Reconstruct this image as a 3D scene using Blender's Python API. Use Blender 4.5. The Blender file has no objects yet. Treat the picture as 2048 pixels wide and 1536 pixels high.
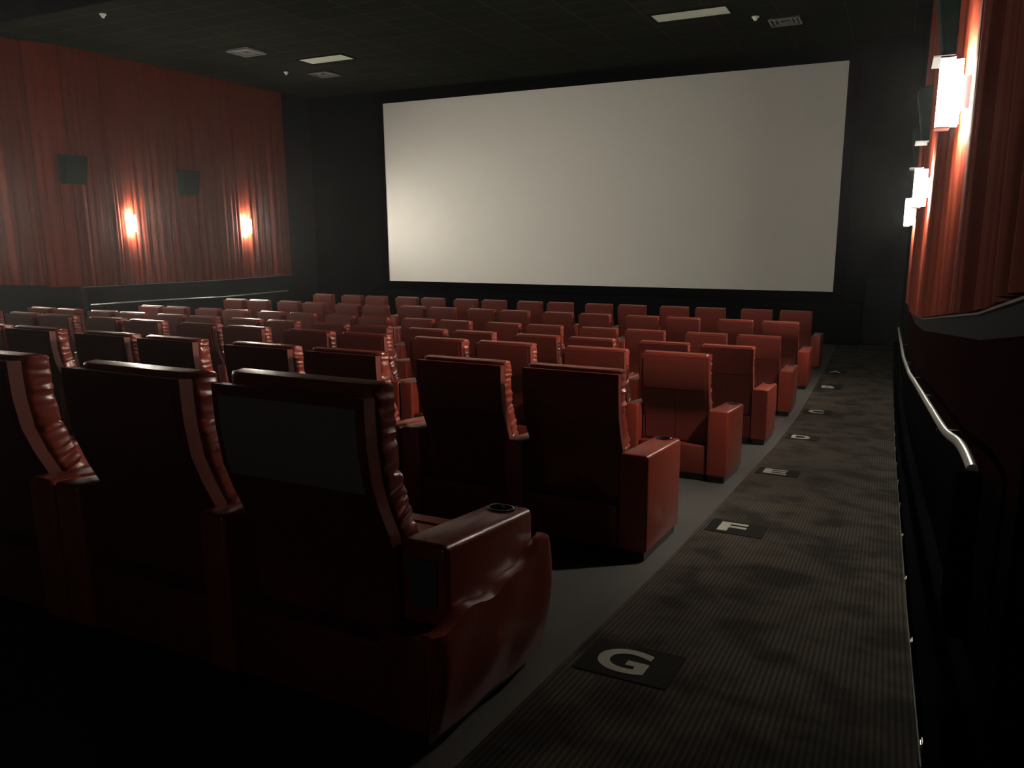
import bpy, bmesh, math, random
from mathutils import Vector, Matrix, noise
random.seed(7)
C = bpy.context.scene.collection
S = bpy.context.scene
Z0 = 2.79                      # height of the eye above the flat floor by the screen

# ------------------------------------------------------------------ camera
yaw, pitch, roll, FPX = 0.45437, 0.19625, -0.00814, 1552.58
cy, sy, cp, sp = math.cos(yaw), math.sin(yaw), math.cos(pitch), math.sin(pitch)
fwd = Vector((-sy * cp, cy * cp, -sp)); rt = Vector((cy, sy, 0)); up = rt.cross(fwd)
cr, sr = math.cos(roll), math.sin(roll)
r2 = rt * cr + up * sr; u2 = -rt * sr + up * cr
cam = bpy.data.cameras.new('camera'); cam_o = bpy.data.objects.new('camera', cam); C.objects.link(cam_o)
cam.sensor_width = 36; cam.lens = 36 * FPX / 2048; cam.clip_start = 0.05; cam.clip_end = 100
m3 = Matrix((r2, u2, -fwd)).transposed()
cam_o.matrix_world = Matrix.Translation((0, 0, Z0)) @ m3.to_4x4()
S.camera = cam_o

# ------------------------------------------------------------------ ambient and exposure
w = bpy.data.worlds.new('world'); S.world = w; w.use_nodes = True
w.node_tree.nodes['Background'].inputs[0].default_value = (0.75, 0.85, 1.0, 1)
w.node_tree.nodes['Background'].inputs[1].default_value = 0.004
vsc = w.node_tree.nodes.new('ShaderNodeVolumeScatter')          # scatter volume added to imitate lens bloom and glare round the sconces
vsc.inputs['Density'].default_value = 0.0013; vsc.inputs['Anisotropy'].default_value = 0.85
w.node_tree.links.new(vsc.outputs[0], w.node_tree.nodes['World Output'].inputs['Volume'])
S.view_settings.view_transform = 'Standard'
try: S.view_settings.look = 'None'
except Exception: pass
S.view_settings.gamma = 1.0; S.view_settings.use_curve_mapping = False
S.view_settings.exposure = 0.0
LAMP = 1200.0
LAMP_COL = (1.0, 0.955, 0.82)

# ------------------------------------------------------------------ materials
def mat(name, col, rough=0.6, spec=0.5, metal=0.0, bump=None, vary=None, coat=0.0):
    m = bpy.data.materials.new(name); m.use_nodes = True
    nt = m.node_tree; b = nt.nodes['Principled BSDF']
    b.inputs['Base Color'].default_value = (*col, 1)
    b.inputs['Roughness'].default_value = rough
    b.inputs['Specular IOR Level'].default_value = spec
    b.inputs['Metallic'].default_value = metal
    b.inputs['Coat Weight'].default_value = coat
    tc = nt.nodes.new('ShaderNodeTexCoord')
    if vary:
        n = nt.nodes.new('ShaderNodeTexNoise'); n.inputs['Scale'].default_value = vary[0]; n.inputs['Detail'].default_value = 5
        r = nt.nodes.new('ShaderNodeMixRGB'); r.blend_type = 'MIX'
        k = vary[1]
        r.inputs[1].default_value = (*[c * (1 - k) for c in col], 1); r.inputs[2].default_value = (*[min(1, c * (1 + k)) for c in col], 1)
        nt.links.new(tc.outputs['Object'], n.inputs['Vector']); nt.links.new(n.outputs['Fac'], r.inputs[0]); nt.links.new(r.outputs[0], b.inputs['Base Color'])
    if bump:
        n = nt.nodes.new('ShaderNodeTexNoise'); n.inputs['Scale'].default_value = bump[0]; n.inputs['Detail'].default_value = 3
        bp = nt.nodes.new('ShaderNodeBump'); bp.inputs['Strength'].default_value = bump[1]; bp.inputs['Distance'].default_value = bump[2]
        nt.links.new(tc.outputs['Object'], n.inputs['Vector']); nt.links.new(n.outputs['Fac'], bp.inputs['Height']); nt.links.new(bp.outputs[0], b.inputs['Normal'])
    return m
def emis(name, col, s):
    m = bpy.data.materials.new(name); m.use_nodes = True; b = m.node_tree.nodes['Principled BSDF']
    b.inputs['Base Color'].default_value = (0.8, 0.8, 0.8, 1)
    b.inputs['Emission Color'].default_value = (*col, 1); b.inputs['Emission Strength'].default_value = s
    return m

LEATHER = mat('red_leather', (0.20, 0.027, 0.014), 0.36, 0.5, bump=(26, 0.25, 0.008), vary=(5, 0.12), coat=0.3)
LEATHER.node_tree.nodes['Principled BSDF'].inputs['IOR'].default_value = 1.5
LEATHER.node_tree.nodes['Principled BSDF'].inputs['Coat Roughness'].default_value = 0.2
SHEENBACK = mat('grey_rear_sheen', (0.19, 0.165, 0.165), 0.55, 0.5)  # grey light sheen on the nearest chair's rear panel, put into the colour
LEATHER_BACK = mat('red_leather_back', (0.12, 0.017, 0.010), 0.5, 0.45, bump=(14, 0.15, 0.006), vary=(4, 0.12))
CURTAIN = mat('red_curtain', (0.12, 0.016, 0.006), 0.8, 0.1, vary=(3, 0.15))
BLACK = mat('black_plastic', (0.012, 0.012, 0.013), 0.35, 0.5)
BLACKWALL = mat('black_wall_fabric', (0.007, 0.0075, 0.0075), 0.95, 0.0, vary=(2, 0.2))
FRAMEB = mat('black_masking', (0.004, 0.004, 0.005), 0.95, 0.0)
CEIL = None
GREYFLOOR = mat('grey_floor_vinyl', (0.065, 0.062, 0.056), 0.55, 0.4, vary=(2.5, 0.2))
GREYBAND = mat('grey_wainscot', (0.016, 0.017, 0.019), 0.8, 0.1, vary=(3, 0.1))
DARKRED = mat('dark_red_carpet_wall', (0.012, 0.003, 0.0035), 0.95, 0.0, vary=(30, 0.25))
SCREEN = mat('white_screen', (0.86, 0.855, 0.80), 0.58, 0.3, metal=0.42)
STEEL = mat('brushed_steel', (0.55, 0.55, 0.52), 0.32, 0.5, metal=0.9)
TRIM = mat('metal_trim', (0.45, 0.43, 0.4), 0.4, 0.5, metal=0.8)
DTRIM = mat('dull_trim', (0.10, 0.09, 0.085), 0.5, 0.4)
WHITE = mat('white_plastic', (0.75, 0.75, 0.7), 0.5, 0.4)
LETTER = mat('cream_letter', (0.34, 0.34, 0.28), 0.7, 0.3)
MATBLK = mat('black_letter_mat', (0.012, 0.011, 0.010), 0.9, 0.1)
SPK = mat('green_black_speaker', (0.005, 0.010, 0.0075), 0.8, 0.05)
SPKB = mat('lit_speaker_underside', (0.85, 0.85, 0.8), 0.6, 0.3)  # sconce light on the undersides put into a near-white colour
DIFF = mat('ceiling_diffuser', (0.50, 0.52, 0.43), 0.5, 0.4)
LAMPM = emis('frosted_lamp_glass', LAMP_COL, LAMP)
LAMPS = emis('frosted_lamp_side', LAMP_COL, LAMP * .042)
LAMPE = emis('frosted_lamp_end', LAMP_COL, LAMP * 1.3)

def ribbed_carpet():
    m = mat('ribbed_aisle_carpet', (0.06, 0.052, 0.044), 0.95, 0.1); nt = m.node_tree; b = nt.nodes['Principled BSDF']
    tc = nt.nodes.new('ShaderNodeTexCoord')
    wv = nt.nodes.new('ShaderNodeTexWave'); wv.bands_direction = 'X'; wv.inputs['Scale'].default_value = 14.0; wv.inputs['Distortion'].default_value = 0.5
    wv.inputs['Detail Scale'].default_value = 3
    n1 = nt.nodes.new('ShaderNodeTexNoise'); n1.inputs['Scale'].default_value = 3.2; n1.inputs['Detail'].default_value = 6
    rr = nt.nodes.new('ShaderNodeValToRGB'); rr.color_ramp.elements[0].position = 0.38; rr.color_ramp.elements[1].position = 0.56
    rr.color_ramp.elements[0].color = (0.028, 0.024, 0.021, 1); rr.color_ramp.elements[1].color = (0.070, 0.060, 0.050, 1)
    mx = nt.nodes.new('ShaderNodeMixRGB'); mx.blend_type = 'MULTIPLY'; mx.inputs[0].default_value = 0.75
    r2_ = nt.nodes.new('ShaderNodeValToRGB'); r2_.color_ramp.elements[0].color = (0.35, 0.35, 0.35, 1); r2_.color_ramp.elements[1].color = (1.2, 1.15, 1.1, 1)
    nt.links.new(tc.outputs['Object'], wv.inputs['Vector']); nt.links.new(tc.outputs['Object'], n1.inputs['Vector'])
    nt.links.new(n1.outputs['Fac'], rr.inputs[0]); nt.links.new(wv.outputs['Fac'], r2_.inputs[0])
    nt.links.new(rr.outputs[0], mx.inputs[1]); nt.links.new(r2_.outputs[0], mx.inputs[2]); nt.links.new(mx.outputs[0], b.inputs['Base Color'])
    bp = nt.nodes.new('ShaderNodeBump'); bp.inputs['Strength'].default_value = 0.6; bp.inputs['Distance'].default_value = 0.004
    nt.links.new(wv.outputs['Fac'], bp.inputs['Height']); nt.links.new(bp.outputs[0], b.inputs['Normal'])
    return m
def ceiling_mat():
    m = mat('dark_ceiling_tiles', (0.035, 0.038, 0.03), 0.95, 0.0); nt = m.node_tree; b = nt.nodes['Principled BSDF']
    tc = nt.nodes.new('ShaderNodeTexCoord'); br = nt.nodes.new('ShaderNodeTexBrick')
    br.offset = 0.0; br.inputs['Scale'].default_value = 1.0; br.inputs['Brick Width'].default_value = 1.2; br.inputs['Row Height'].default_value = 0.6
    br.inputs['Mortar Size'].default_value = 0.012
    br.inputs['Color1'].default_value = (0.016, 0.017, 0.013, 1); br.inputs['Color2'].default_value = (0.013, 0.014, 0.0105, 1); br.inputs['Mortar'].default_value = (0.034, 0.034, 0.027, 1)
    nt.links.new(tc.outputs['Object'], br.inputs['Vector']); nt.links.new(br.outputs['Color'], b.inputs['Base Color'])
    return m
CARPET = ribbed_carpet(); CEIL = ceiling_mat()

# ------------------------------------------------------------------ helpers
def new(name, bm, m, parent=None, loc=None, smooth=True, angle=0.6):
    me = bpy.data.meshes.new(name); bmesh.ops.recalc_face_normals(bm, faces=bm.faces[:])
    if smooth:
        for f in bm.faces: f.smooth = True
        for e in bm.edges:
            if len(e.link_faces) == 2 and e.calc_face_angle(0) > angle: e.smooth = False
    bm.to_mesh(me); bm.free(); me.materials.append(m)
    o = bpy.data.objects.new(name, me); C.objects.link(o)
    if parent: o.parent = parent
    if loc: o.location = loc
    return o
def box(bm, x0, x1, y0, y1, z0, z1, bev=0.0, seg=3):
    t = bmesh.new(); bmesh.ops.create_cube(t, size=1)
    for v in t.verts: v.co = Vector((x0 + (v.co.x + .5) * (x1 - x0), y0 + (v.co.y + .5) * (y1 - y0), z0 + (v.co.z + .5) * (z1 - z0)))
    if bev: bmesh.ops.bevel(t, geom=t.edges[:], offset=bev, segments=seg, affect='EDGES', profile=0.5)
    merge(bm, t)
def merge(bm, t):
    me = bpy.data.meshes.new('tmp'); t.to_mesh(me); t.free(); bm.from_mesh(me); bpy.data.meshes.remove(me)
def cyl(bm, c, r, z0, z1, n=24, r1=None, cap=True):
    t = bmesh.new(); bmesh.ops.create_cone(t, cap_ends=cap, segments=n, radius1=r, radius2=r if r1 is None else r1, depth=z1 - z0)
    for v in t.verts: v.co += Vector((c[0], c[1], (z0 + z1) / 2))
    merge(bm, t)
def tube(bm, pts, r, n=12):
    pts = [Vector(p) for p in pts]; rings = []
    for i, p in enumerate(pts):
        d = (pts[min(i + 1, len(pts) - 1)] - pts[max(i - 1, 0)]).normalized()
        a = d.cross(Vector((0, 0, 1)));  a = a.normalized() if a.length > 1e-3 else Vector((1, 0, 0)); b_ = d.cross(a).normalized()
        rings.append([bm.verts.new(p + a * r * math.cos(2 * math.pi * k / n) + b_ * r * math.sin(2 * math.pi * k / n)) for k in range(n)])
    for A, B in zip(rings, rings[1:]):
        for k in range(n): bm.faces.new((A[k], A[(k + 1) % n], B[(k + 1) % n], B[k]))
    bm.faces.new(rings[0]); bm.faces.new(rings[-1][::-1])
def tag(o, label, cat, group=None, kind=None):
    o['label'] = label; o['category'] = cat
    if group: o['group'] = group
    if kind: o['kind'] = kind
    return o
def struct(o): o['kind'] = 'structure'; return o
def empty(name, loc):
    o = bpy.data.objects.new(name, None); C.objects.link(o); o.location = loc; o.empty_display_size = .1; return o
RY = [1.806, 4.189, 6.668, 9.11, 11.505, 13.894, 16.263]       # rows G..A: rear top edge of the backs
RT = [-.487, -.823, -1.096, -1.369, -1.558, -1.613, -1.657]
KY = [-9.5, -2.0] + RY + [17.3, 21.0]; KZ = [-.487 + .137 * 3.806 + .4, -.487 + .137 * 3.806] + RT + [-1.67, -1.67]
def fl(y):                                                       # floor height, world
    for i in range(len(KY) - 1):
        if y <= KY[i + 1]:
            t = (y - KY[i]) / (KY[i + 1] - KY[i]); return KZ[i] + t * (KZ[i + 1] - KZ[i]) - 1.12 + Z0
    return KZ[-1] - 1.12 + Z0
def strip(bm, xa, xb, y0, y1, za=0.0, n=60, under=0.0):          # sloping strip following the floor
    prev = None
    ys = sorted(set([y0, y1] + [y for y in KY if y0 < y < y1] + [y0 + (y1 - y0) * i / n for i in range(n + 1)]))
    for y in ys:
        A = xa(y) if callable(xa) else xa; B = xb(y) if callable(xb) else xb
        a = bm.verts.new((A, y, fl(y) + za)); b = bm.verts.new((B, y, fl(y) + za))
        c = bm.verts.new((B, y, fl(y) + za - under)); d = bm.verts.new((A, y, fl(y) + za - under))
        if prev:
            p = prev
            bm.faces.new((p[0], p[1], b, a))
            if under:
                bm.faces.new((p[1], p[2], c, b)); bm.faces.new((p[2], p[3], d, c)); bm.faces.new((p[3], p[0], a, d))
        elif under: bm.faces.new((a, b, c, d))
        prev = (a, b, c, d)
    if under: bm.faces.new(prev[::-1])
def wx(y): return 0.40 - 0.0105 * y                             # right wall, slightly converging

YF = 20.4; XL = -17.05; ZC = Z0 + 4.1
# ------------------------------------------------------------------ room
bm = bmesh.new(); strip(bm, -18.2, 1.6, -9.2, YF + .3, za=0, under=.3); f_ = struct(new('floor', bm, GREYFLOOR, smooth=False))
bm = bmesh.new(); strip(bm, -1.075, lambda y: .145 + .065 * (1 - y / 18), -9.1, YF - .35, za=.012, under=.010)
tag(new('aisle_carpet', bm, CARPET, smooth=False), 'dark brown ribbed aisle carpet sloping down beside the chair row ends', 'carpet')
bm = bmesh.new(); box(bm, -18.2, 1.6, -9.2, YF + .3, ZC, ZC + .2); struct(new('ceiling', bm, CEIL, smooth=False))
bm = bmesh.new(); box(bm, -18.2, 1.6, YF, YF + .25, -.3, ZC); struct(new('wall_front', bm, BLACKWALL, smooth=False))
bm = bmesh.new(); box(bm, -.56, .3, YF - .03, YF - .001, .02, Z0 - 1.20); struct(new('trim_1', bm, GREYBAND, smooth=False))
bm = bmesh.new(); box(bm, -18.2, 1.6, -9.45, -9.2, -.3, ZC); struct(new('wall_back', bm, BLACKWALL, smooth=False))
# left wall: rear part set back, front part forward
bm = bmesh.new()
box(bm, XL - .35, XL, 12.0, YF, -.3, ZC); box(bm, XL - .75, XL - .35, -9.2, 12.0, -.3, ZC)
struct(new('wall_left', bm, BLACKWALL, smooth=False))
# right wall: black below, dark red band, grey band, black above (behind the curtain)
def wallband(y0, y1, z0, z1, off, n=40, top=None):
    bm = bmesh.new(); prev = None
    ys = sorted(set([y0, y1] + [y for y in KY if y0 < y < y1]))
    for y in ys:
        xa = wx(y) + off; zb = fl(y) + z0; zt = top if top is not None else fl(y) + z1
        q = [bm.verts.new(p) for p in ((xa, y, zb), (xa, y, zt), (1.6, y, zt), (1.6, y, zb))]
        if prev:
            for k in range(4): bm.faces.new((prev[k], prev[(k + 1) % 4], q[(k + 1) % 4], q[k]))
        else: bm.faces.new(q)
        prev = q
    bm.faces.new(prev[::-1]); return bm
bm = wallband(2.72, YF, -.05, 1.5, 0.06, top=ZC); struct(new('wall_right', bm, BLACKWALL, smooth=False))
bm = wallband(-9.2, 2.72, -.05, 1.5, 0.5, top=ZC); struct(new('wall_right_rear', bm, BLACKWALL, smooth=False))
def sheet(y0, y1, z0, z1, off, th):
    bm = bmesh.new(); prev = None
    for y in sorted(set([y0, y1] + [y for y in KY if y0 < y < y1])):
        q = [bm.verts.new(p) for p in ((wx(y) + off - th, y, fl(y) + z0), (wx(y) + off - th, y, fl(y) + z1), (wx(y) + off - .001, y, fl(y) + z1), (wx(y) + off - .001, y, fl(y) + z0))]
        if prev:
            for k in range(4): bm.faces.new((prev[k], prev[(k + 1) % 4], q[(k + 1) % 4], q[k]))
        else: bm.faces.new(q)
        prev = q
    bm.faces.new(prev[::-1]); return bm
struct(new('trim_2', sheet(2.74, 14.2, .86, 1.42, .06, .03), DARKRED, smooth=False))
struct(new('trim_3', sheet(2.74, 14.2, 1.42, 1.535, .06, .03), GREYBAND, smooth=False))
struct(new('trim_4', sheet(2.74, 14.2, .012, .86, .06, .03), FRAMEB, smooth=False))
struct(new('trim_5', sheet(2.80, 14.2, 1.537, 1.548, .06, .05), DTRIM, smooth=False))
bm = wallband(2.74, 2.84, 1.535, 1.6, 0.0, top=ZC); struct(new('trim_6', bm, GREYBAND, smooth=False))
# low black curb between carpet and wall with little aisle studs
bm = bmesh.new()
strip(bm, lambda y: .152 + .065 * (1 - y / 18), lambda y: wx(y) + .028, 1.0, YF - .05, za=.12, under=.119)
struct(new('baseboard_right', bm, FRAMEB, smooth=False))
for i, y in enumerate([2.6, 3.57, 4.55, 5.52, 6.5, 7.49, 8.48, 9.46, 10.44, 11.42, 12.4]):
    bm = bmesh.new(); x = .152 + .065 * (1 - y / 18)
    box(bm, -.006, .0, -.022, .022, -.02, .02, .004, 2)
    box(bm, -.009, -.006, -.014, .014, -.012, .012)
    o = new('aisle_stud', bm, TRIM, loc=(x - .001, y, fl(y) + .06))
    tag(o, 'pale curb stud on the right aisle side, ' + ['nearest and lowest in the photo', 'just beyond the floor letter G', 'between the floor letters G and F', 'level with the floor letter F', 'between the floor letters F and E', 'level with the floor letter E', 'just past the floor letter E', 'level with the floor letter D', 'just past the floor letter D', 'short of the floor letter C', 'farthest one, past the letter C'][i], 'stud', 'studs along the right curb')

# ceiling beam and ceiling fittings
bm = bmesh.new(); box(bm, -18, .8, 8.6, 9.95, ZC - .18, ZC + .01); struct(new('trim_7', bm, FRAMEB, smooth=False))
def panel(x0, x1, y0, y1, skew, label):
    e = empty('ceiling_light_panel', ((x0 + x1) / 2, (y0 + y1) / 2, ZC)); tag(e, label, 'ceiling light', 'flat ceiling light panels')
    bm = bmesh.new(); hx, hy = (x1 - x0) / 2, (y1 - y0) / 2
    for a in ((-hx - .02, -hx, -hy, hy), (hx, hx + .02, -hy, hy), (-hx - .02, hx + .02, -hy - .02, -hy), (-hx - .02, hx + .02, hy, hy + .02)): box(bm, a[0], a[1], a[2], a[3], -.03, 0)
    new('frame', bm, CEIL, e, smooth=False)
    bm = bmesh.new(); box(bm, -hx, hx, -hy, hy, -.018, -.002); new('diffuser', bm, DIFF, e, smooth=False)
panel(-13.40, -12.10, 15.72, 16.28, 0, 'pale flat ceiling light panel on the left above the dark front corner')
panel(-4.66, -3.22, 15.83, 16.41, 0, 'pale flat ceiling light panel on the right above the screen')
def vent(x, y, s, label, name='air_vent'):
    e = empty(name, (x, y, ZC)); tag(e, label, 'vent', 'ceiling vents')
    bm = bmesh.new()
    for k, q in enumerate((1.0, .72, .44)):
        a = s * q; b_ = a - .035
        for r in ((-a, -b_, -a, a), (b_, a, -a, a), (-b_, b_, -a, -b_), (-b_, b_, b_, a)): box(bm, r[0], r[1], r[2], r[3], -.05 + .012 * k, -.03 + .012 * k)
    new('louvre', bm, mat('vent_metal', (0.16, 0.16, 0.15), 0.4, 0.5), e, smooth=False)
    bm = bmesh.new(); box(bm, -s * .98, s * .98, -s * .98, s * .98, -.028 + .024, -.001); new('duct_opening', bm, BLACK, e, smooth=False)
vent(-13.85, 14.5, .32, 'square louvred ceiling vent left of the left light panel')
vent(-13.95, 17.4, .30, 'dark square ceiling vent in front of the left light panel')
vent(-2.35, 17.5, .30, 'dark square ceiling vent right of the right light panel')
def detector(x, y, label, r=.06):
    e = empty('smoke_detector', (x, y, ZC)); tag(e, label, 'smoke detector', 'smoke detectors')
    bm = bmesh.new(); cyl(bm, (0, 0), r, -.02, 0, 20); new('base', bm, WHITE, e)
    bm = bmesh.new(); cyl(bm, (0, 0), r * .35, -.075, -.02, 20, r * .8); new('sensor_head', bm, WHITE, e)
detector(-14.72, 16.8, 'small white ceiling detector above the top corner of the left curtain')
detector(-13.95, 10.9, 'small white ceiling detector farthest left, near the dark beam')
detector(-2.85, 16.95, 'small white ceiling detector right of the right light panel', .075)

# screen
k_ = 20.3 / 20.0
X0, X1, ZT, ZB = -13.943 * k_, -1.257 * k_, Z0 + 3.673 * k_, Z0 - 1.512 * k_
e = empty('cinema_screen', ((X0 + X1) / 2, 20.3, ZB)); tag(e, 'large blank white cinema screen on the black front wall', 'screen')
hw = (X1 - X0) / 2; H = ZT - ZB
bm = bmesh.new(); box(bm, -hw, hw, 0, .03, 0, H); new('projection_surface', bm, SCREEN, e, smooth=False)
bm = bmesh.new()
box(bm, -hw - .24, hw + .24, -.02, .08, H, H + .22); box(bm, -hw - .24, hw + .24, -.02, .08, -.22, 0)
box(bm, -hw - .24, -hw, -.02, .08, 0, H); box(bm, hw, hw + .24, -.02, .08, 0, H)
new('black_border', bm, FRAMEB, e, smooth=False)
bm = bmesh.new(); box(bm, X0 - .5, -.62, 20.12, YF - .002, fl(20) + .005, ZB - .24, .01)
tag(new('screen_plinth', bm, mat('navy_black_plinth', (0.004, 0.0045, 0.006), 0.9, 0.0)), 'low black plinth running under the cinema screen', 'plinth')

# ------------------------------------------------------------------ curtains
def curtain(name, label, xf, y0, y1, zb, zt, sgn, seed, dens=42, spans=None):
    rnd = random.Random(seed); bm = bmesh.new()
    n = int((y1 - y0) * dens); nz = 10
    # irregular pleats
    y = y0; ys = []; prof = []
    knots = [y0]
    while knots[-1] < y1: knots.append(knots[-1] + rnd.uniform(.10, .30))
    amps = [rnd.uniform(.02, .075) for _ in knots]
    cols = []
    for i in range(n + 1):
        y = y0 + (y1 - y0) * i / n
        k = max(j for j in range(len(knots)) if knots[j] <= y + 1e-9)
        k1 = min(k + 1, len(knots) - 1); t = (y - knots[k]) / max(1e-6, knots[k1] - knots[k]) if k1 > k else 0
        o = amps[k] * (math.sin(math.pi * min(1, t)) ** .8) + .006 * math.sin(y * 71)
        col = []
        for j in range(nz + 1):
            q = j / nz; z = zb(y) * (1 - q) + zt * q
            sway = .018 * noise.noise(Vector((y * 1.3, z * .5, seed)))
            fl_ = 1 - .25 * q
            col.append(bm.verts.new((xf(y) + sgn * (o * fl_ + .02 + sway), y, z)))
        cols.append(col)
    for A, B in zip(cols, cols[1:]):
        for j in range(nz): bm.faces.new((A[j], A[j + 1], B[j + 1], B[j]))
    # depth: back side
    r = bmesh.ops.extrude_face_region(bm, geom=bm.faces[:])
    for v in r['geom']:
        if isinstance(v, bmesh.types.BMVert): v.co.x -= sgn * .008
    return tag(new(name, bm, CURTAIN, angle=1.2), label, 'curtain', 'pleated red wall curtains')
curtain('pleated_curtain', 'long red pleated curtain with two lit sconces on the left wall, next to the screen', lambda y: XL + .01, 12.0, 19.1, lambda y: fl(y) + 1.47, ZC - .005, 1, 3)
curtain('pleated_curtain', 'red pleated curtain at the left edge of the photo, behind the bunched folds', lambda y: XL - .34, 6.0, 11.40, lambda y: fl(y) + 1.50, ZC - .005, 1, 5)
def xb(y): return XL - .34 + (y - 11.41) / .58 * .36
curtain('pleated_curtain', 'narrow bunch of bright red folds where the left wall steps forward', xb, 11.41, 11.99, lambda y: fl(y) + 1.47, ZC - .005, 1, 11, dens=90)
curtain('pleated_curtain', 'red pleated curtain along the right wall above the handrail', lambda y: wx(y) + .05, 2.86, 14.2, lambda y: fl(y) + 1.555, ZC - .005, -1, 9)
bm = bmesh.new(); tube(bm, [(XL + .04, y, fl(y) + 1.45) for y in (12.0, 13.9, 16.3, 19.1)], .010); struct(new('trim_8', bm, TRIM))
bm = bmesh.new(); box(bm, XL + .001, XL + .06, 12.0, 12.08, fl(12) + .01, fl(12) + 1.44); struct(new('trim_9', bm, GREYBAND, smooth=False))

# ------------------------------------------------------------------ sconces
def sconce(x, y, z, side, label):
    """x is the wall face behind the curtain; side = +1 right wall, -1 left wall (the lamp looks into the room)"""
    e = empty('wall_sconce', (x, y, z)); tag(e, label, 'wall lamp', 'lit wall sconces')
    f = -side; d0, d1, h, hh = .10, .225, .08, .19
    def fb(bm, a0, a1, *r): box(bm, min(f * a0, f * a1), max(f * a0, f * a1), *r)
    bm = bmesh.new()                                   # bowed front glass
    n = 8; A = []; B = []
    for k in range(n + 1):
        t = k / n * 2 - 1; dx = d1 - .060 - .010 * t * t
        A.append((bm.verts.new((f * dx, t * h, -hh)), bm.verts.new((f * dx, t * h, hh))))
        B.append((bm.verts.new((f * (dx - .006), t * h, -hh)), bm.verts.new((f * (dx - .006), t * h, hh))))
    for k in range(n):
        bm.faces.new((A[k][0], A[k + 1][0], A[k + 1][1], A[k][1])); bm.faces.new((B[k][0], B[k][1], B[k + 1][1], B[k + 1][0]))
        bm.faces.new((A[k][1], A[k + 1][1], B[k + 1][1], B[k][1])); bm.faces.new((A[k][0], B[k][0], B[k + 1][0], A[k + 1][0]))
    for k in (0, n): bm.faces.new((A[k][0], A[k][1], B[k][1], B[k][0]))
    new('front_glass', bm, LAMPM, e)
    for sy_ in (-1, 1):
        bm = bmesh.new(); fb(bm, d0, d1, *sorted((sy_ * h, sy_ * (h - .006))), -hh, hh); new('side_glass', bm, LAMPS, e)
    for sz in (-1, 1):
        bm = bmesh.new(); fb(bm, d0 + .005, d1 - .075, -h + .015, h - .015, *sorted((sz * (hh - .02), sz * (hh - .012)))); new('lamp_opening', bm, LAMPE, e)
    bm = bmesh.new(); fb(bm, d0 + .045, d1 + .004, -h - .006, h + .006, hh + .012, hh + .024, .003, 1); new('top_cap', bm, BLACK, e)
    bm = bmesh.new(); fb(bm, d0 + .045, d1 + .004, -h - .006, h + .006, -hh - .022, -hh - .010, .003, 1); new('bottom_plate', bm, WHITE, e)
    bm = bmesh.new(); fb(bm, .0, d0, -.05, .05, -.10, .10, .004, 1); new('wall_bracket', bm, BLACK, e)
for y, lab in ((17.25, 'lit sconce on the left curtain, nearest the screen'), (13.4, 'lit sconce on the left curtain between the two dark speakers'), (9.6, 'lit sconce on the rear left curtain, just outside the left edge'),
               (5.8, 'lit sconce on the left wall outside the photo, level with row F')):
    sconce(XL + .01 if y > 12 else XL - .34, y, fl(y) + 2.95, -1, lab)
for y, lab in ((5.8, 'largest bright sconce on the right curtain, top right'), (9.6, 'middle one of the three lit sconces on the right curtain'), (13.4, 'farthest and lowest lit sconce on the right curtain')):
    sconce(wx(y) + .05, y, fl(y) + 2.93, 1, lab)

sconce(wx(-8.0) + .5, -8.0, fl(-8.0) + 2.5, 1, 'added unseen sconce on the right wall behind the camera')  # invented lamp, brightens the rear panel of the nearest chair

# ------------------------------------------------------------------ speakers
def speaker(x, y, z, side, label):
    e = empty('wall_speaker', (x, y, z)); tag(e, label, 'speaker', 'wall speakers')
    bm = bmesh.new()
    d = .30 if side < 0 else .20; s = 1 if side < 0 else -1
    pts = [(0, 0, 0), (d * .55, 0, 0), (d, 0, .62), (0, 0, .66)]
    A = [bm.verts.new((s * p[0], -.27, p[2])) for p in pts]; B = [bm.verts.new((s * p[0], .27, p[2])) for p in pts]
    bm.faces.new(A); bm.faces.new(B[::-1])
    for k in range(4): bm.faces.new((A[k], A[(k + 1) % 4], B[(k + 1) % 4], B[k]))
    bmesh.ops.bevel(bm, geom=bm.edges[:], offset=.012, segments=2, affect='EDGES')
    new('cabinet', bm, SPK, e)
    bm = bmesh.new()
    q = [(s * (d * .55 + .012), .04), (s * (d + .010), .58)]
    vs = [bm.verts.new((q[0][0], -.24, q[0][1])), bm.verts.new((q[0][0], .24, q[0][1])), bm.verts.new((q[1][0], .24, q[1][1])), bm.verts.new((q[1][0], -.24, q[1][1]))]
    f = bm.faces.new(vs); r = bmesh.ops.extrude_face_region(bm, geom=[f])
    for v in r['geom']:
        if isinstance(v, bmesh.types.BMVert): v.co.x -= s * .016
    new('grille', bm, mat('speaker_grille', (0.005, 0.010, 0.008), 0.9, 0.1), e, smooth=False)
    if side > 0:
        bm = bmesh.new(); box(bm, -d * .95, -.0, -.26, .26, -.012, .001, .002, 1); new('lit_underside', bm, SPKB, e)
speaker(XL + .05, 12.02, fl(12) + 3.78, -1, 'dark green wall speaker between the bunched folds and the left sconce')
speaker(XL + .09, 15.22, fl(15.4) + 3.72, -1, 'dark green wall speaker between the two sconces of the left curtain')
for y, lab in ((7.8, 'wall speaker with bright underside beside the largest right sconce'), (11.4, 'wall speaker with lit underside above the middle right sconce'), (15.0, 'farthest wall speaker with lit underside on the right wall')):
    speaker(wx(y) + (.03 if y < 14.3 else .055), y, fl(y) + 3.70, 1, lab)

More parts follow.
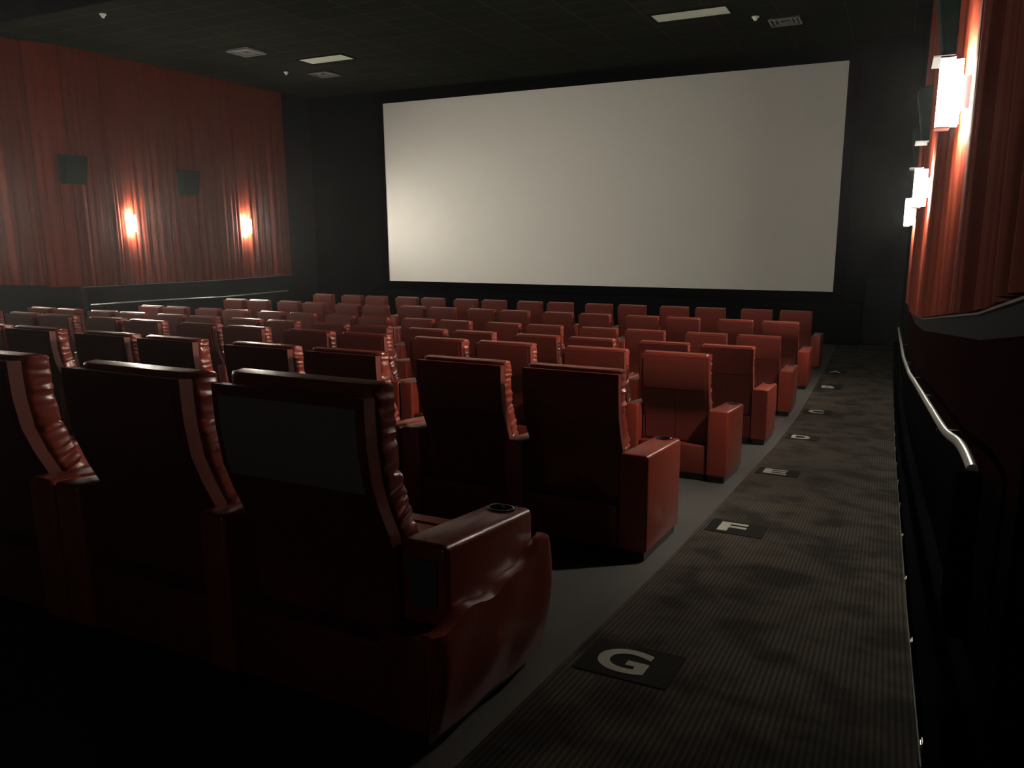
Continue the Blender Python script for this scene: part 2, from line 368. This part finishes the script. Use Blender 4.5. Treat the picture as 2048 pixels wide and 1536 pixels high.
# ------------------------------------------------------------------ handrails
e = empty('handrail', (wx(3) - .07, 3, fl(3) + .95)); tag(e, 'shiny steel handrail running down along the right wall', 'handrail')
o0 = Vector(e.location)
pts = [Vector((wx(y) - .065, y, fl(y) + h)) for y, h in ((3.05, .945), (3.3, .975), (3.6, .985))] + [Vector((wx(y) - .07, y, fl(y) + .965)) for y in [4.1 + .5 * i for i in range(24)]]
def smoothpts(pts, it=2):
    for _ in range(it):
        q = [pts[0]]
        for a, b in zip(pts, pts[1:]): q += [a * .75 + b * .25, a * .25 + b * .75]
        q.append(pts[-1]); pts = q
    return pts
bm = bmesh.new(); tube(bm, [p - o0 for p in smoothpts(pts)], .019); new('rail', bm, STEEL, e)
bm = bmesh.new(); p = pts[0] - o0; box(bm, p.x - .055, p.x + .03, p.y - .05, p.y + .02, p.z - .62, p.z - .005, .012); new('end_post', bm, FRAMEB, e)
for y in (4.6, 6.8, 9.0, 11.2, 13.4):
    bm = bmesh.new(); q = Vector((wx(y) - .07, y, fl(y) + .95)) - o0
    box(bm, q.x - .01, q.x + .098, q.y - .012, q.y + .012, q.z - .05, q.z - .02, .003); new('bracket', bm, BLACK, e)
bm = bmesh.new(); o0 = Vector((XL + .12, 11, fl(11) + 1.03))
tube(bm, [Vector((XL + .12, y, fl(y) + (1.03 if y < 15 else .98))) - o0 for y in (12.1, 13.9, 16.26, 18.8)], .02)
el = empty('handrail', o0); tag(el, 'thin dim handrail below the curtain on the left wall', 'handrail')
new('rail', bm, STEEL, el)
for y in (12.5, 14.5, 16.5, 18.5):
    bm = bmesh.new(); q = Vector((XL + .12, y, fl(y) + 1.0)) - o0; box(bm, q.x - .118, q.x + .01, q.y - .012, q.y + .012, q.z - .06, q.z - .03, .003); new('bracket', bm, BLACK, el)

# ------------------------------------------------------------------ recliner chairs
def puff_slab(w, pts, th, nu=20, wr=0.0, seed=0, seams=()):
    """cushion: thick rounded slab following a (y,z) centre line, width w, thickness th, with wrinkled sides"""
    bm = bmesh.new(); L = [0]
    for a, b in zip(pts, pts[1:]): L.append(L[-1] + math.hypot(b[0] - a[0], b[1] - a[1]))
    nv = 84; rings = []
    for i in range(nv + 1):
        s = i / nv; endf = min(1, min(s, 1 - s) / .022); endf = max(0.08, math.sqrt(max(0, 1 - (1 - endf) ** 2)))
        d = s * L[-1]; k = max(j for j in range(len(L)) if L[j] <= d + 1e-9); k = min(k, len(pts) - 2)
        t = (d - L[k]) / (L[k + 1] - L[k]); py = pts[k][0] + t * (pts[k + 1][0] - pts[k][0]); pz = pts[k][1] + t * (pts[k + 1][1] - pts[k][1])
        ty = pts[min(k + 1, len(pts) - 1)][0] - pts[k][0]; tz = pts[min(k + 1, len(pts) - 1)][1] - pts[k][1]; l = math.hypot(ty, tz)
        ny, nz = tz / l, -ty / l
        sf = 1.0
        for sm in seams: sf -= .30 * math.exp(-((s - sm) / .012) ** 2)
        ring = []
        for u in range(nu * 2):
            a = 2 * math.pi * u / (nu * 2); ca, sa = math.cos(a), math.sin(a)
            ex = math.copysign(abs(ca) ** .32, ca); ey = math.copysign(abs(sa) ** .42, sa)
            nzv = noise.noise(Vector((seed, s * 17, sa * 1.5))) * .5 + noise.noise(Vector((seed + 9, s * 34 + ca, sa * 2))) * .5
            side = abs(ex) ** 6
            hw_ = w / 2 * (1 - .028 * (1 - sf) * 3) + side * wr * nzv
            hw_ = hw_ - (.012 * (1 - endf)) + side * wr * .30 * math.sin(s * L[-1] / .042 * 2 * math.pi + 2.5 * noise.noise(Vector((seed, s * 6, 0)))) * (.5 + noise.noise(Vector((seed + 4, s * 9, 0))))
            q = th / 2 * endf * (sf + wr * 4 * nzv * .5)
            ring.append(bm.verts.new((ex * hw_, py + ny * ey * q, pz + nz * ey * q)))
        rings.append(ring)
    n = nu * 2
    for A, B in zip(rings, rings[1:]):
        for k in range(n): bm.faces.new((A[k], A[(k + 1) % n], B[(k + 1) % n], B[k]))
    bm.faces.new(rings[0]); bm.faces.new(rings[-1][::-1])
    return bm
def shear(bm, s, piv=0.0):
    for v in bm.verts: v.co.z -= s * (v.co.y - piv)
    return bm
def bool_cut(bm, cx, cy_, ztop, r, depth):
    a = bpy.data.meshes.new('a'); bmesh.ops.recalc_face_normals(bm, faces=bm.faces[:]); bm.to_mesh(a); bm.free()
    oa = bpy.data.objects.new('a', a); C.objects.link(oa)
    t = bmesh.new(); cyl(t, (cx, cy_), r, ztop - depth, ztop + .05, 24); b = bpy.data.meshes.new('b'); t.to_mesh(b); t.free()
    ob = bpy.data.objects.new('b', b); C.objects.link(ob)
    md = oa.modifiers.new('m', 'BOOLEAN'); md.operation = 'DIFFERENCE'; md.object = ob; md.solver = 'EXACT'
    dg = bpy.context.evaluated_depsgraph_get(); dg.update()
    me = bpy.data.meshes.new_from_object(oa.evaluated_get(dg))
    out = bmesh.new(); out.from_mesh(me)
    for o in (oa, ob): bpy.data.objects.remove(o)
    for m_ in (a, b, me): bpy.data.meshes.remove(m_)
    return out
BACKP = [(.0, 1.12), (.0, 1.06), (.004, .97), (.022, .85), (.06, .75), (.105, .66), (.135, .56), (.14, .44), (.14, .33)]
def chair_meshes(slope, kind, seed, end, rowg=False):
    """kind R: right arm and shared middle arm; L: left arm only. list of (name, mesh-object data, material, label, parent index)"""
    parts = []
    # back shell
    bm = bmesh.new(); w = .610; prev = None
    for (y, z) in BACKP:
        q = [bm.verts.new(p) for p in ((-w / 2, y, z), (w / 2, y, z), (w / 2, y + .055, z), (-w / 2, y + .055, z))]
        if prev:
            for k in range(4): bm.faces.new((prev[k], prev[(k + 1) % 4], q[(k + 1) % 4], q[k]))
        else: bm.faces.new(q)
        prev = q
    bm.faces.new(prev[::-1])
    bmesh.ops.bevel(bm, geom=[e for e in bm.edges if len(e.link_faces) == 2 and e.calc_face_angle() > 1.2], offset=.012, segments=3, affect='EDGES')
    parts.append(('back_shell', shear(bm, slope), LEATHER_BACK, None, None))
    # rear panels, slightly proud, with seams between them
    def rear_panel(x0, x1, z0, z1, pr=.006):
        bm = bmesh.new(); zs = [z1] + [z for y, z in BACKP if z0 < z < z1] + [z0]; prev = None
        def yy(z):
            for (ya, za), (yb, zb) in zip(BACKP, BACKP[1:]):
                if zb <= z <= za: return ya + (za - z) / (za - zb) * (yb - ya)
            return BACKP[-1][0]
        for z in zs:
            q = [bm.verts.new(p) for p in ((x0, yy(z) - pr, z), (x1, yy(z) - pr, z), (x1, yy(z) + .004, z), (x0, yy(z) + .004, z))]
            if prev:
                for k in range(4): bm.faces.new((prev[k], prev[(k + 1) % 4], q[(k + 1) % 4], q[k]))
            else: bm.faces.new(q)
            prev = q
        bm.faces.new(prev[::-1])
        bmesh.ops.bevel(bm, geom=[e for e in bm.edges if len(e.link_faces) == 2 and e.calc_face_angle() > 1.2], offset=.003, segments=2, affect='EDGES')
        return shear(bm, slope)
    parts.append(('rear_panel', rear_panel(-.275, .275, .815, 1.085), SHEENBACK if rowg else LEATHER_BACK, 'upper rear panel with a grey sheen painted in' if rowg else None, 0))
    parts.append(('rear_panel', rear_panel(-.275, -.004, .345, .805), LEATHER_BACK, None, 0))
    parts.append(('rear_panel', rear_panel(.004, .275, .345, .805), LEATHER_BACK, None, 0))
    # wrinkled back cushion
    ch = .038 if end == 'near' else .018
    cpts = [(.1270, 1.130 + ch), (.1275, 1.07), (.132, .97), (.150, .86), (.185, .76), (.232, .66), (.262, .56), (.27, .46)]
    parts.append(('back_cushion', shear(puff_slab(.596, cpts, .145, wr=.013, seed=seed, seams=(.42, .70)), slope), LEATHER, None, None))
    # seat cushion
    parts.append(('seat_cushion', shear(puff_slab(.596, [(.27, .41), (.45, .425), (.65, .44), (.865, .452)], .16, wr=.006, seed=seed + 3, seams=(.45, .82)), slope), LEATHER, None, None))
    bm = bmesh.new(); box(bm, -.30, .30, .805, .862, .09, .34, .018); parts.append(('footrest', shear(bm, slope), LEATHER, None, None))
    bm = bmesh.new(); box(bm, -.304, .304, .035, .80, .055, .325, .015); parts.append(('base', shear(bm, slope), LEATHER_BACK, None, None))
    bm = bmesh.new(); box(bm, -.28, .28, .06, .78, .004, .055); parts.append(('plinth', shear(bm, slope), BLACK, 'black recessed plinth', None))
    spans = []
    if kind == 'R': spans = [(.312, .490 if end else .460), (-.4420, -.316)]
    else: spans = [(-.460, -.312)]
    for a, b in spans:
        nearr = end == 'near' and a > 0
        bm = bmesh.new(); box(bm, a, b, .14 if nearr else .012, .79, .055, .655, .024 if nearr else .020, 4)
        # soften: slight pillow on top
        for v in bm.verts:
            if v.co.z > .6: v.co.z += .006 * math.sin(math.pi * (v.co.x - a) / (b - a))
        cxx = (a + b) / 2; rr = .046 if (b - a) > .15 else .043
        bm = bool_cut(bm, cxx, .695, .655, rr, .075)
        idx = len(parts)
        parts.append(('armrest', shear(bm, slope), LEATHER, None, None))
        bm = bmesh.new(); n = 28
        prof = [(rr - .001, .655 - .07), (rr - .001, .659), (rr + .002, .6645), (rr + .008, .6645), (rr + .009, .660), (rr + .0005, .6560)]
        rings = [[bm.verts.new((cxx + r_ * math.cos(2 * math.pi * k / n), .695 + r_ * math.sin(2 * math.pi * k / n), z)) for k in range(n)] for r_, z in prof]
        for A, B in zip(rings, rings[1:]):
            for k in range(n): bm.faces.new((A[k], A[(k + 1) % n], B[(k + 1) % n], B[k]))
        bm.faces.new(rings[0])
        parts.append(('cup_holder', shear(bm, slope), BLACK, 'glossy black cup holder', idx))
        bm = bmesh.new(); box(bm, a + .02, b - .02, .035, .765, .004, .055); parts.append(('foot_rail', shear(bm, slope), BLACK, 'black foot rail', idx))
    if end == 'near':   # the nearest chair: wide loose lower arm skin and a plate behind the armrest
        bm = bmesh.new(); t_ = bmesh.new(); bmesh.ops.create_grid(t_, x_segments=1, y_segments=1, size=1); t_.free()
        n = 34; prev = None; m_ = 14
        for i in range(n + 1):
            t = i / n; y = .0 + t * .865; endr = min(1, min(t, 1 - t) / .05); er = math.sqrt(max(0, 1 - (1 - endr) ** 2))
            zt_ = .395 + .125 * t + .016 * math.sin(t * 7.5 + .6) - .010 * math.sin(t * 19)
            ring = []
            for k in range(m_ + 1):
                q = k / m_                              # from inner top edge outward, down the outer side
                if q < .3: u = q / .3; px = .485 + u * .055; pz = zt_ + .006 * math.sin(math.pi * u)
                else: u = (q - .3) / .7; px = .540 + .020 * math.sin(math.pi * u) + .005 * math.sin(t * 13 + u * 5) - .030 * u; pz = zt_ - u * (zt_ - .06)
                px -= (1 - er) * .02
                ring.append(bm.verts.new((px, y, pz)))
            ring.append(bm.verts.new((.4915, y, .06)))
            ring.append(bm.verts.new((.4915, y, zt_ - .03)))
            if prev:
                L_ = len(ring)
                for k in range(L_): bm.faces.new((prev[k], prev[(k + 1) % L_], ring[(k + 1) % L_], ring[k]))
            else: bm.faces.new(ring)
            prev = ring
        bm.faces.new(prev[::-1])
        parts.append(('side_panel', shear(bm, slope), LEATHER, 'loose bulging red lower side panel', None))
        bm = bmesh.new(); box(bm, .314, .489, .0, .135, .06, .385, .015); parts.append(('rear_foot_box', shear(bm, slope), LEATHER_BACK, None, None))
        bm = bmesh.new(); box(bm, .345, .455, .131, .1395, .44, .60, .003, 1); parts.append(('rear_plate', shear(bm, slope), mat('grey_plate', (.06, .06, .065), .6), 'dark grey plate behind the armrest', None))
    return parts
SLOPES = [.137, .111, .112, .079, .023, .018, .012]
NAMES = 'GFEDCBA'
ORD = ['at the aisle end', 'second from the aisle', 'third from the aisle', 'fourth from the aisle', 'fifth from the aisle', 'sixth from the aisle', 'seventh from the aisle', 'eighth from the aisle', 'ninth from the aisle', 'tenth from the aisle', 'eleventh from the aisle', 'twelfth from the aisle', 'thirteenth from the aisle', 'fourteenth from the aisle', 'fifteenth from the aisle', 'sixteenth, next to the left wall']
NROW = [16, 16, 16, 16, 16, 16, 15]
def copy_chair(src):
    root = src.copy(); C.objects.link(root)
    for ch in src.children:
        c = ch.copy(); C.objects.link(c); c.parent = root
        for g in ch.children:
            d = g.copy(); C.objects.link(d); d.parent = c
    return root
for r in range(7):
    protos = {}
    for i in range(NROW[r]):
        xc = -1.672 - (i // 2) * 1.69 - (i % 2) * .7575
        if xc < -1.78 * (RY[r] + .3) - .5: continue
        key = ('R0' if i == 0 else 'R') if i % 2 == 0 else 'L'
        loc = (xc, RY[r], fl(RY[r]))
        if key not in protos:
            e = empty('recliner_chair', loc); objs = []
            for (nm, bm, m, lab, par) in chair_meshes(SLOPES[r], key[0], 20 * r + len(protos) * 7, ('near' if r == 0 else True) if key == 'R0' else False, r == 0 and i == 0):
                for v in bm.verts: v.co.z += .003
                o = new(nm, bm, m, objs[par] if par is not None else e)
                if lab: o['label'] = lab
                objs.append(o)
            protos[key] = e
        else:
            e = copy_chair(protos[key]); e.location = loc
        row = NAMES[r]
        extra = ''
        if r == 0 and i == 0: lab = 'nearest red leather recliner in row G, aisle end, with wide cup-holder armrest'
        elif r == 6 and i == 14: lab = 'red leather recliner in front row A, fifteenth, at its left end'
        else: lab = 'red leather recliner in %srow %s, %s' % ('front ' if r == 6 else '', row, ORD[i])
        tag(e, lab, 'recliner chair', 'red leather recliners in row ' + row)

# ------------------------------------------------------------------ row letters on the aisle
LY = dict(G=2.79, F=5.25, E=7.50, D=9.85, C=12.0, B=14.27, A=16.08)
for k, (L_, y) in enumerate(LY.items()):
    sl = (fl(y + .2) - fl(y - .2)) / .4
    e = empty('row_letter_marker', (-.865, y, fl(y) + .0125)); e.rotation_euler = (math.atan(sl), 0, 0)
    tag(e, 'cream floor letter %s on a black mat at the edge of the aisle carpet' % L_, 'floor letter', 'row letters on the aisle')
    bm = bmesh.new(); box(bm, -.165, .215, -.165, .175, 0, .004, .001, 1); new('mat', bm, MATBLK, e, smooth=False)
    cu = bpy.data.curves.new('t', 'FONT'); cu.body = L_; cu.size = .335; cu.align_x = 'CENTER'; cu.offset = .0095; cu.extrude = .0012
    to = bpy.data.objects.new('t', cu); C.objects.link(to)
    dg = bpy.context.evaluated_depsgraph_get(); dg.update(); me = bpy.data.meshes.new_from_object(to.evaluated_get(dg))
    bpy.data.objects.remove(to)
    xs = [v.co.x for v in me.vertices]; ysv = [v.co.y for v in me.vertices]; sx = .21 / (max(xs) - min(xs)) if L_ != 'F' else .18 / (max(xs) - min(xs)); syv = .235 / (max(ysv) - min(ysv))
    mx, my = (max(xs) + min(xs)) / 2, (max(ysv) + min(ysv)) / 2
    for v in me.vertices: v.co = Vector(((v.co.x - mx) * sx, (v.co.y - my) * syv, v.co.z + .0058))
    me.materials.clear(); me.materials.append(LETTER)
    lo = bpy.data.objects.new('letter', me); C.objects.link(lo); lo.parent = e
